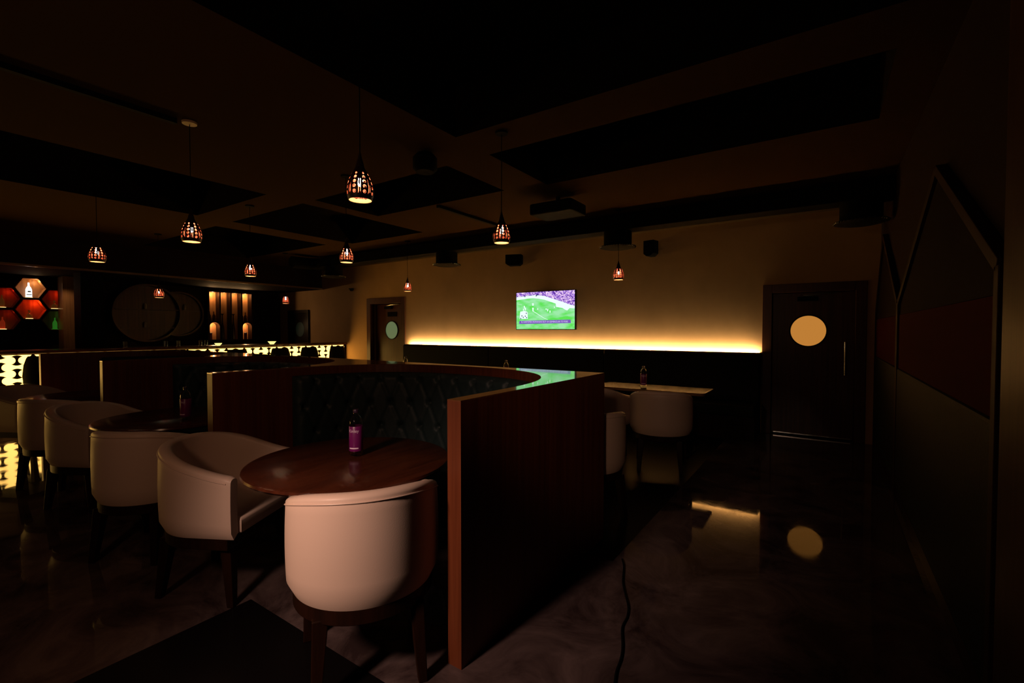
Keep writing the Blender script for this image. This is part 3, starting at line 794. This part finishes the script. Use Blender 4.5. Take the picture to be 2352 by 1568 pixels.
nb = [(-12.88,5.50,1.665,.9,'dark bottle on the left in the first lit niche'),(-12.88,5.60,1.665,.9,'dark bottle on the right in the first lit niche'),
      (-12.88,6.28,1.665,.9,'dark bottle on the left in the last lit niche'),(-12.88,6.37,1.665,.85,'dark bottle on the right in the last lit niche')]
b1 = None
for x, y, z, s, lb in nb:
    if b1 is None:
        bm = new(); bottle_mesh(bm, .85); b1 = obj('wine_bottle', bm, DKB, None, smooth=True); o = b1
    else: o = b1.copy(); C.objects.link(o)
    o.location = (x,y,z); tag(o, lb, 'bottle', 'dark bottles in the lit niches')
REDL = mat('red_lacquer', (.22,.02,.01), .3, .5)
for y, lb in ((5.51,'dark red canister with pale lid in the lower left arch'),(6.36,'dark red canister with pale lid in the lower right arch')):
    c = thing('canister', lb, 'canister', (-12.86,y,1.20), group='red canisters in the arches')
    bm = new(); lathe(bm, [(0,0),(.036,0),(.036,.155),(0,.155)], 18); obj('canister_body', bm, REDL, c, smooth=True)
    bm = new(); lathe(bm, [(0,.155),(.036,.155),(.038,.175),(0,.18)], 18); obj('lid', bm, WHITE, c, smooth=True)
for k, lb in ((1,'tall slim bottle in the second lit niche'),(2,'tall slim bottle in the third lit niche')):
    bm = new(); lathe(bm, [(0,0),(.035,0),(.04,.25),(.015,.45),(.012,.62),(.035,.66),(.03,.66),(0,.64)], 16)
    o = obj('tall_bottle', bm, DKB, None, smooth=True); o.location = (-12.87, NY[k]+.07, 1.20); tag(o, lb, 'bottle', 'tall bottles in the middle niches')
# light on the pilaster
l = bpy.data.lights.new('pilaster_spot', 'SPOT'); l.energy = 13; l.color = (1,.6,.3); l.spot_size = 1.0; l.spot_blend = .8; l.shadow_soft_size = .03
o = bpy.data.objects.new('pilaster_spot', l); o.location = (-12.05, 2.38, 2.46); o.rotation_euler = (0, math.radians(-38)*-1*-1, 0); C.objects.link(o)
o.rotation_euler = Vector((-.30,.42,-.62)).to_track_quat('-Z','Y').to_euler()

# ------------------------------------------------------------------ pendant lamps
SHO = mat('lamp_shade_dark', (.022,.006,.005), .45, .4)
SHI = mat('lamp_shade_inner', (.40,.085,.045), .6, .3)
SHE = mat('lamp_shade_cream_rim', (.75,.50,.26), .6, .3)
BULB = emis('lamp_bulb', (1,.72,.46), 120)
def lamp_profile(t):   # t 0..1 from rim to neck
    pts = [(0,.0585),(.12,.066),(.28,.0695),(.45,.066),(.62,.056),(.78,.043),(.90,.031),(1.0,.022)]
    for (a, ra), (b, rb) in zip(pts, pts[1:]):
        if a <= t <= b: return ra+(rb-ra)*(t-a)/(b-a)
    return pts[-1][1]
def make_pendant(label, drop):
    HH = .172
    r = thing('pendant_lamp', label, 'lamp', group='perforated pendant lamps')
    NT, NZ = 192, 76
    def hole(th, z):
        t = z/HH; c = th/(2*PI)*8; k = round(c); da = (c-k)*2*PI/8*lamp_profile(t)
        # circles
        for zc, rr in ((.032,.0092),(.058,.0092),(.084,.0088),(.109,.0078),(.131,.0060)):
            if da*da+(z-zc)**2 < rr*rr:
                if (rr*.42)**2 < da*da+(z-zc)**2 < (rr*.62)**2: return False
                return True
        c2 = c-.5; k = round(c2); d2 = (c2-k)*2*PI/8*lamp_profile(t)
        if .022 < z < .098 and abs(abs(d2)-.0050) < .0017: return True
        return False
    bm = new(); lays = []
    for off in (0, -.0018):
        V = [[bm.verts.new(((lamp_profile(j/NZ)+off)*math.cos(2*PI*i/NT), (lamp_profile(j/NZ)+off)*math.sin(2*PI*i/NT), HH*j/NZ)) for i in range(NT)] for j in range(NZ+1)]
        for j in range(NZ):
            for i in range(NT):
                if hole(2*PI*(i+.5)/NT, HH*(j+.5)/NZ): continue
                q = (V[j][i], V[j][(i+1)%NT], V[j+1][(i+1)%NT], V[j+1][i])
                f = bm.faces.new(q if off == 0 else q[::-1]); f.material_index = 0 if off == 0 else (2 if HH*j/NZ < .024 else 1)
        lays.append(V)
    for i in range(NT):
        f = bm.faces.new((lays[0][0][i], lays[1][0][i], lays[1][0][(i+1)%NT], lays[0][0][(i+1)%NT]))
    bmesh.ops.delete(bm, geom=[v for v in bm.verts if not v.link_faces], context='VERTS')
    me = bpy.data.meshes.new('lamp_shade'); bm.to_mesh(me); bm.free()
    me.materials.append(SHO); me.materials.append(SHI); me.materials.append(SHE)
    for p in me.polygons: p.use_smooth = True
    so = bpy.data.objects.new('lamp_shade', me); C.objects.link(so); so.parent = r
    bm = new(); lathe(bm, [(.0225,HH-.002),(.020,HH+.015),(.010,HH+.045),(.004,HH+.075),(0,HH+.075)], 20); obj('cap', bm, SHO, r, smooth=True)
    bm = new(); lathe(bm, [(0,.072),(.008,.075),(.013,.085),(.014,.10),(.010,.122),(.008,.135),(0,.136)], 16); obj('bulb', bm, BULB, r, smooth=True)
    bm = new(); lathe(bm, [(0,.136),(.011,.136),(.011,HH-.004),(0,HH-.004)], 14); obj('socket', bm, BLACK, r, smooth=True)
    return r
PL = [(-2.03,1.595,.8,'nearest and largest glowing pendant lamp, above the bottle on the round table'),
      (-3.97,1.58,.8,'pendant lamp with visible pale ceiling disc, upper left over the middle booth'),
      (-5.90,1.53,.8,'leftmost pendant lamp over the far booth'),
      (-2.14,3.03,.8,'pendant lamp with pointed cap hanging left above the television'),
      (-4.04,3.00,.8,'pendant lamp in the second row, below and left of the largest lamp'),
      (-6.00,3.04,.8,'pendant lamp in the second row hanging over the lit niches'),
      (-2.24,5.79,.8,'small pendant lamp right of the television, under a round air diffuser'),
      (-6.11,5.79,.8,'small pendant lamp above the green porthole door'),
      (-9.0,3.10,.70,'tiny pendant lamp near the bar, in front of the round shelf'),
      (-9.1,5.30,.65,'tiny pendant lamp near the bar, right of the lit niches')]
pend = make_pendant(PL[0][3], 0)
zs = [2.125,2.11,2.11,2.135,2.13,2.12,2.095,2.125,1.97,1.98]
ROSE = mat('ceiling_rose', (.62,.42,.28), .5)
for k, (x, y, h, lb) in enumerate(PL):
    z = zs[k]
    a = random.uniform(0, .5)
    if k == 0: p = pend; p.location = (x,y,z); p.rotation_euler = (0,0,.45); p['label'] = lb
    else: p = dup(pend, (x,y,z), a, lb)
    inco = any(c[0] < x < c[1] and c[2] < y < c[3] for c in coffers)
    ct = 3.4 if inco else 3.0
    bm = new(); tube(bm, [(0,0,.172+.07),(0,0,ct-z-.018)], .0028, 6); obj('cord', bm, BLACK, p)
    bm = new(); lathe(bm, [(0,ct-z-.018),(.048,ct-z-.015),(.05,ct-z),(0,ct-z)], 24); obj('ceiling_rose', bm, ROSE if k == 1 else BLACK, p, smooth=True)

# ------------------------------------------------------------------ duct with diffusers, conduits, speakers
dk = thing('air_duct', 'long black rectangular air duct under the ceiling along the back wall', 'duct', (-4.5,6.05,2.78)); L = tuple(dk.location)
bm = new(); box(bm, -8.9, XR-.002, 5.93, 6.20, 2.77, 2.96); o = obj('duct_body', bm, BLACK, None, loc=L, bev=.01); o.parent = dk; o.location = (0,0,0)
for x in (-7.2,-5.6,-4.0,-2.9,-.9):
    bm = new(); tube(bm, [(x,6.06,2.955),(x,6.06,2.999)], .006, 6); o = obj('hanger_rod', bm, BLACK, None, loc=L); o.parent = dk; o.location = (0,0,0)
bm = new(); tube(bm, [(-8.9,6.06,2.865),(-9.05,6.0,2.86),(-9.12,5.85,2.85),(-9.12,5.45,2.84)], .12, 16); o = obj('flexible_elbow', bm, BLACK, None, loc=L, smooth=True); o.parent = dk; o.location = (0,0,0)
RIM = mat('perforated_rim', (.35,.33,.30), .3, .5, 1.0)
def diffuser(label):
    r = thing('air_diffuser', label, 'diffuser', group='round air diffusers under the duct')
    bm = new(); lathe(bm, [(0,.225),(.185,.225),(.185,.045),(.0,.045)], 32); obj('drum', bm, BLACK, r, smooth=True)
    bm = new(); n = 48; 
    lathe(bm, [(.17,.045),(.235,.030),(.24,.018),(.17,.0),(.05,.0),(0,0)], n); obj('diffuser_ring', bm, BLACK, r, smooth=True)
    bm = new()
    for i in range(44):
        a = 2*PI*i/44; c, s = math.cos(a), math.sin(a)
        tube(bm, [(.236*c,.236*s,.012),(.243*math.cos(a+.06),.243*math.sin(a+.06),.026)], .0035, 4)
    obj('rim_fins', bm, RIM, r)
    return r
df = diffuser('round black air diffuser directly above the small lamp right of the television'); df.location = (-2.36,6.065,2.545)
for x, lb in ((-5.44,'round black air diffuser above and left of the television'),(-8.6,'round black air diffuser near the left end of the duct'),(.28,'nearly invisible black air diffuser above the amber porthole door')):
    dup(df, (x,6.065,2.545), .3, lb)
for x, y0, y1, lb in ((-3.99,-3.9,1.50,'black conduit on the ceiling ending at the pale ceiling disc'),(-4.02,4.32,5.85,'black conduit on the ceiling running to the duct')):
    bm = new(); box(bm, x-.02, x+.02, y0, y1, 2.962, 2.999); tag(obj('conduit', bm, BLACK, None, loc=(x,(y0+y1)/2,2.962)), lb, 'conduit')
def speaker(label, loc, rz, w, h, d, tilt=.2):
    r = thing('wall_speaker', label, 'speaker', loc, rz, 'black speakers on the back wall')
    bm = new(); prism(bm, [(-w/2,h/2),(w/2,h/2),(w/2,-h/2+.04),(w/2-.05,-h/2),(-w/2+.05,-h/2),(-w/2,-h/2+.04)], 'y', -d, 0); obj('cabinet', bm, BLACK, r, bev=.006)
    bm = new(); prism(bm, circle_pts(0, 0, h*.33, 24), 'y', -d-.004, -d+.001); obj('cone', bm, BLACKG, r)
    bm = new(); box(bm, -.02, .02, -.002, .12, -.02, .02); obj('bracket', bm, BLACK, r); return r
speaker('black wall speaker above the television', (-4.83,7.28,2.73), .35, .30, .20, .16)
speaker('black wall speaker right of the diffuser above the small lamp', (-2.25,7.28,2.70), -.2, .17, .24, .16)
cs = thing('ceiling_speaker', 'black round speaker on the ceiling right of the largest lamp', 'speaker', (-2.92,2.98,2.82))
bm = new(); lathe(bm, [(0,0),(.08,.0),(.105,.03),(.105,.12),(.07,.16),(0,.16)], 24); obj('speaker_body', bm, BLACK, cs, smooth=True)
bm = new(); lathe(bm, [(0,.16),(.03,.16),(.03,.179),(0,.179)], 12); obj('mount', bm, BLACK, cs, smooth=True)
pj = thing('projector', 'black boxy projector hanging under the ceiling right of the pointed lamp', 'projector', (-2.62,4.85,2.78))
bm = new(); box(bm, -.27, .27, -.20, .20, 0, .13); obj('projector_body', bm, BLACK, pj, bev=.02)
bm = new(); tube(bm, [(0,0,.13),(0,0,.219)], .025, 10); obj('mount_pole', bm, BLACK, pj, smooth=True)
bm = new(); tube(bm, [(.12,.19,.065),(.12,.22,.065)], .04, 16); obj('lens', bm, BLACKG, pj, smooth=True)
cc = thing('security_camera', 'tiny dark camera on the wall between the lamps and the green porthole door', 'camera', (-9.75,7.38,2.45))
bm = new(); lathe(bm, [(0,-.05),(.03,-.045),(.05,-.02),(.05,.0),(0,0)], 16); obj('dome', bm, BLACKG, cc, smooth=True)
bm = new(); box(bm, -.05, .05, -.05, .02, 0, .02); obj('mount', bm, BLACK, cc)

# ------------------------------------------------------------------ water bottles
PET = mat('clear_plastic', (1,1,1), .04, .5, trans=1.0, ior=1.25)
PURP = mat('purple_label', (.15,.008,.11), .35, .5)
PURPT = mat('label_print', (.8,.6,.8), .4)
def make_bottle(label):
    r = thing('water_bottle', label, 'bottle', group='water bottles with purple labels')
    bm = new()
    out = [(0,.004),(.026,0),(.034,.004),(.0365,.012),(.0365,.175),(.036,.182),(.033,.20),(.025,.216),(.0145,.228),(.0135,.240),(.0135,.246)]
    inn = [(r_-.0012, z) for r_, z in out[3:]][::-1] + [(.032,.006),(0,.007)]
    lathe(bm, out+inn, 28); obj('bottle_body', bm, PET, r, smooth=True, angle=50)
    bm = new(); lathe(bm, [(.0372,.030),(.0378,.031),(.0378,.166),(.0372,.167)], 32); lb = obj('label', bm, PURP, r, smooth=True)
    bm = new(); lathe(bm, [(.0150,.240),(.0155,.241),(.0155,.256),(.0145,.258),(0,.258)], 20); obj('cap', bm, mat('cap_purple', (.03,.01,.03), .4), r, smooth=True)
    cu = bpy.data.curves.new('t', 'FONT'); cu.body = 'Kinley'; cu.size = .024; cu.extrude = .0002; cu.align_x = 'CENTER'
    to = bpy.data.objects.new('t', cu); C.objects.link(to); dg = bpy.context.evaluated_depsgraph_get()
    me = bpy.data.meshes.new_from_object(to.evaluated_get(dg)); bpy.data.objects.remove(to)
    me.transform(Matrix.Rotation(PI/2, 4, 'X'))
    for v in me.vertices:
        a = v.co.x/.038; d = .0382 - v.co.y; zz = v.co.z
        v.co = (d*math.sin(a), -d*math.cos(a), zz+.135)
    me.materials.clear(); me.materials.append(PURPT)
    o = bpy.data.objects.new('label_text', me); C.objects.link(o); o.parent = lb
    bm = new(); n = 10
    for j in (0,1):
        pass
    A = [(.0383*math.sin(-.7+1.4*i/n), -.0383*math.cos(-.7+1.4*i/n)) for i in range(n+1)]
    V0 = [bm.verts.new((p[0],p[1],.044)) for p in A]; V1 = [bm.verts.new((p[0],p[1],.051)) for p in A]
    for i in range(n): bm.faces.new((V0[i],V0[i+1],V1[i+1],V1[i]))
    o = obj('label_stripe', bm, PURPT, lb)
    return r
wb = make_bottle('water bottle with purple label on the nearest round table'); wb.location = (-2.165,1.66,.75); wb.rotation_euler = (0,0,math.radians(30))
for x, y, lb in ((-4.12,1.58,'dim water bottle on the middle round table'),(-1.84,5.60,'water bottle on the rectangular table behind the cream chairs'),
                 (-3.84,5.55,'water bottle whose top just shows above the booth, under the television'),(-5.78,5.42,'water bottle whose tip shows in front of the green porthole door')):
    dup(wb, (x,y,.75), .3, lb)

# ------------------------------------------------------------------ cable on the floor
def gp(px, py):
    q = (px-1176)/1072; d = 1.45*1072/(py-757); th = math.radians(33.96)
    r = q*d; return (r*math.cos(th)-d*math.sin(th), r*math.sin(th)+d*math.cos(th), .006)
pts = [gp(*p) for p in ((1432,1292),(1436,1310),(1434,1345),(1440,1375),(1447,1405),(1444,1430),(1433,1455),(1434,1500),(1430,1530),(1420,1560),(1415,1600))]
# smooth
fine = []
for i in range(len(pts)-1):
    p0, p1, p2, p3 = [Vector(pts[max(0,min(len(pts)-1,k))]) for k in (i-1,i,i+1,i+2)]
    for s in range(6):
        t = s/6; fine.append(.5*((2*p1)+(-p0+p2)*t+(2*p0-5*p1+4*p2-p3)*t*t+(-p0+3*p1-3*p2+p3)*t**3))
fine.append(Vector(pts[-1]))
bm = new(); tube(bm, fine, .005, 8); tag(obj('cable', bm, BLACK, None, smooth=True, loc=tuple(fine[0])), 'thin black cable snaking over the marble floor right of the partition', 'cable')

# ------------------------------------------------------------------ stand-in lights off frame
l = bpy.data.lights.new('aisle_spot', 'SPOT'); l.energy = 150; l.color = (1,.65,.50); l.spot_size = math.radians(60); l.spot_blend = 1.0; l.shadow_soft_size = .12  # unseen stand-in lighting the nearest chair
o = bpy.data.objects.new('aisle_spot', l); o.location = (-1.58,-.50,1.80); C.objects.link(o)
o.rotation_euler = (Vector((-1.66,1.1,.60))-o.location).to_track_quat('-Z','Y').to_euler()
l = bpy.data.lights.new('aisle_lamp', 'AREA'); l.shape = 'DISK'; l.size = .25; l.energy = 5.5; l.color = (1,.52,.29)  # unseen broad stand-in for the light over the booth chairs
o = bpy.data.objects.new('aisle_lamp', l); o.location = (-1.70,-.60,1.95); C.objects.link(o)
o.rotation_euler = (Vector((-2.3,1.5,.5))-o.location).to_track_quat('-Z','Y').to_euler()

l = bpy.data.lights.new('entrance_spot', 'SPOT'); l.energy = 52; l.color = (1,.58,.36); l.spot_size = math.radians(30); l.spot_blend = 1.0; l.shadow_soft_size = .1  # unseen stand-in for the light on chairs behind the booths
o = bpy.data.objects.new('entrance_spot', l); o.location = (-.10,-.60,2.0); C.objects.link(o)
o.rotation_euler = (Vector((-1.62,4.3,.6))-o.location).to_track_quat('-Z','Y').to_euler()

w = bpy.data.worlds.new('world'); sc.world = w; w.use_nodes = True
w.node_tree.nodes['Background'].inputs[0].default_value = (0,0,0,1); w.node_tree.nodes['Background'].inputs[1].default_value = 0

# ------------------------------------------------------------------ camera and view
cam = bpy.data.cameras.new('camera'); cam.sensor_width = 36; cam.lens = 36*1072/2352; cam.clip_start = .02
co = bpy.data.objects.new('camera', cam); co.location = (0,0,1.45)
co.rotation_euler = (PI/2 - math.atan(27/1072), 0, math.radians(33.96)); C.objects.link(co); sc.camera = co
sc.view_settings.view_transform = 'Standard'; sc.view_settings.look = 'None'; sc.view_settings.exposure = 0.0; sc.view_settings.gamma = 1.0
sc.view_settings.use_curve_mapping = False
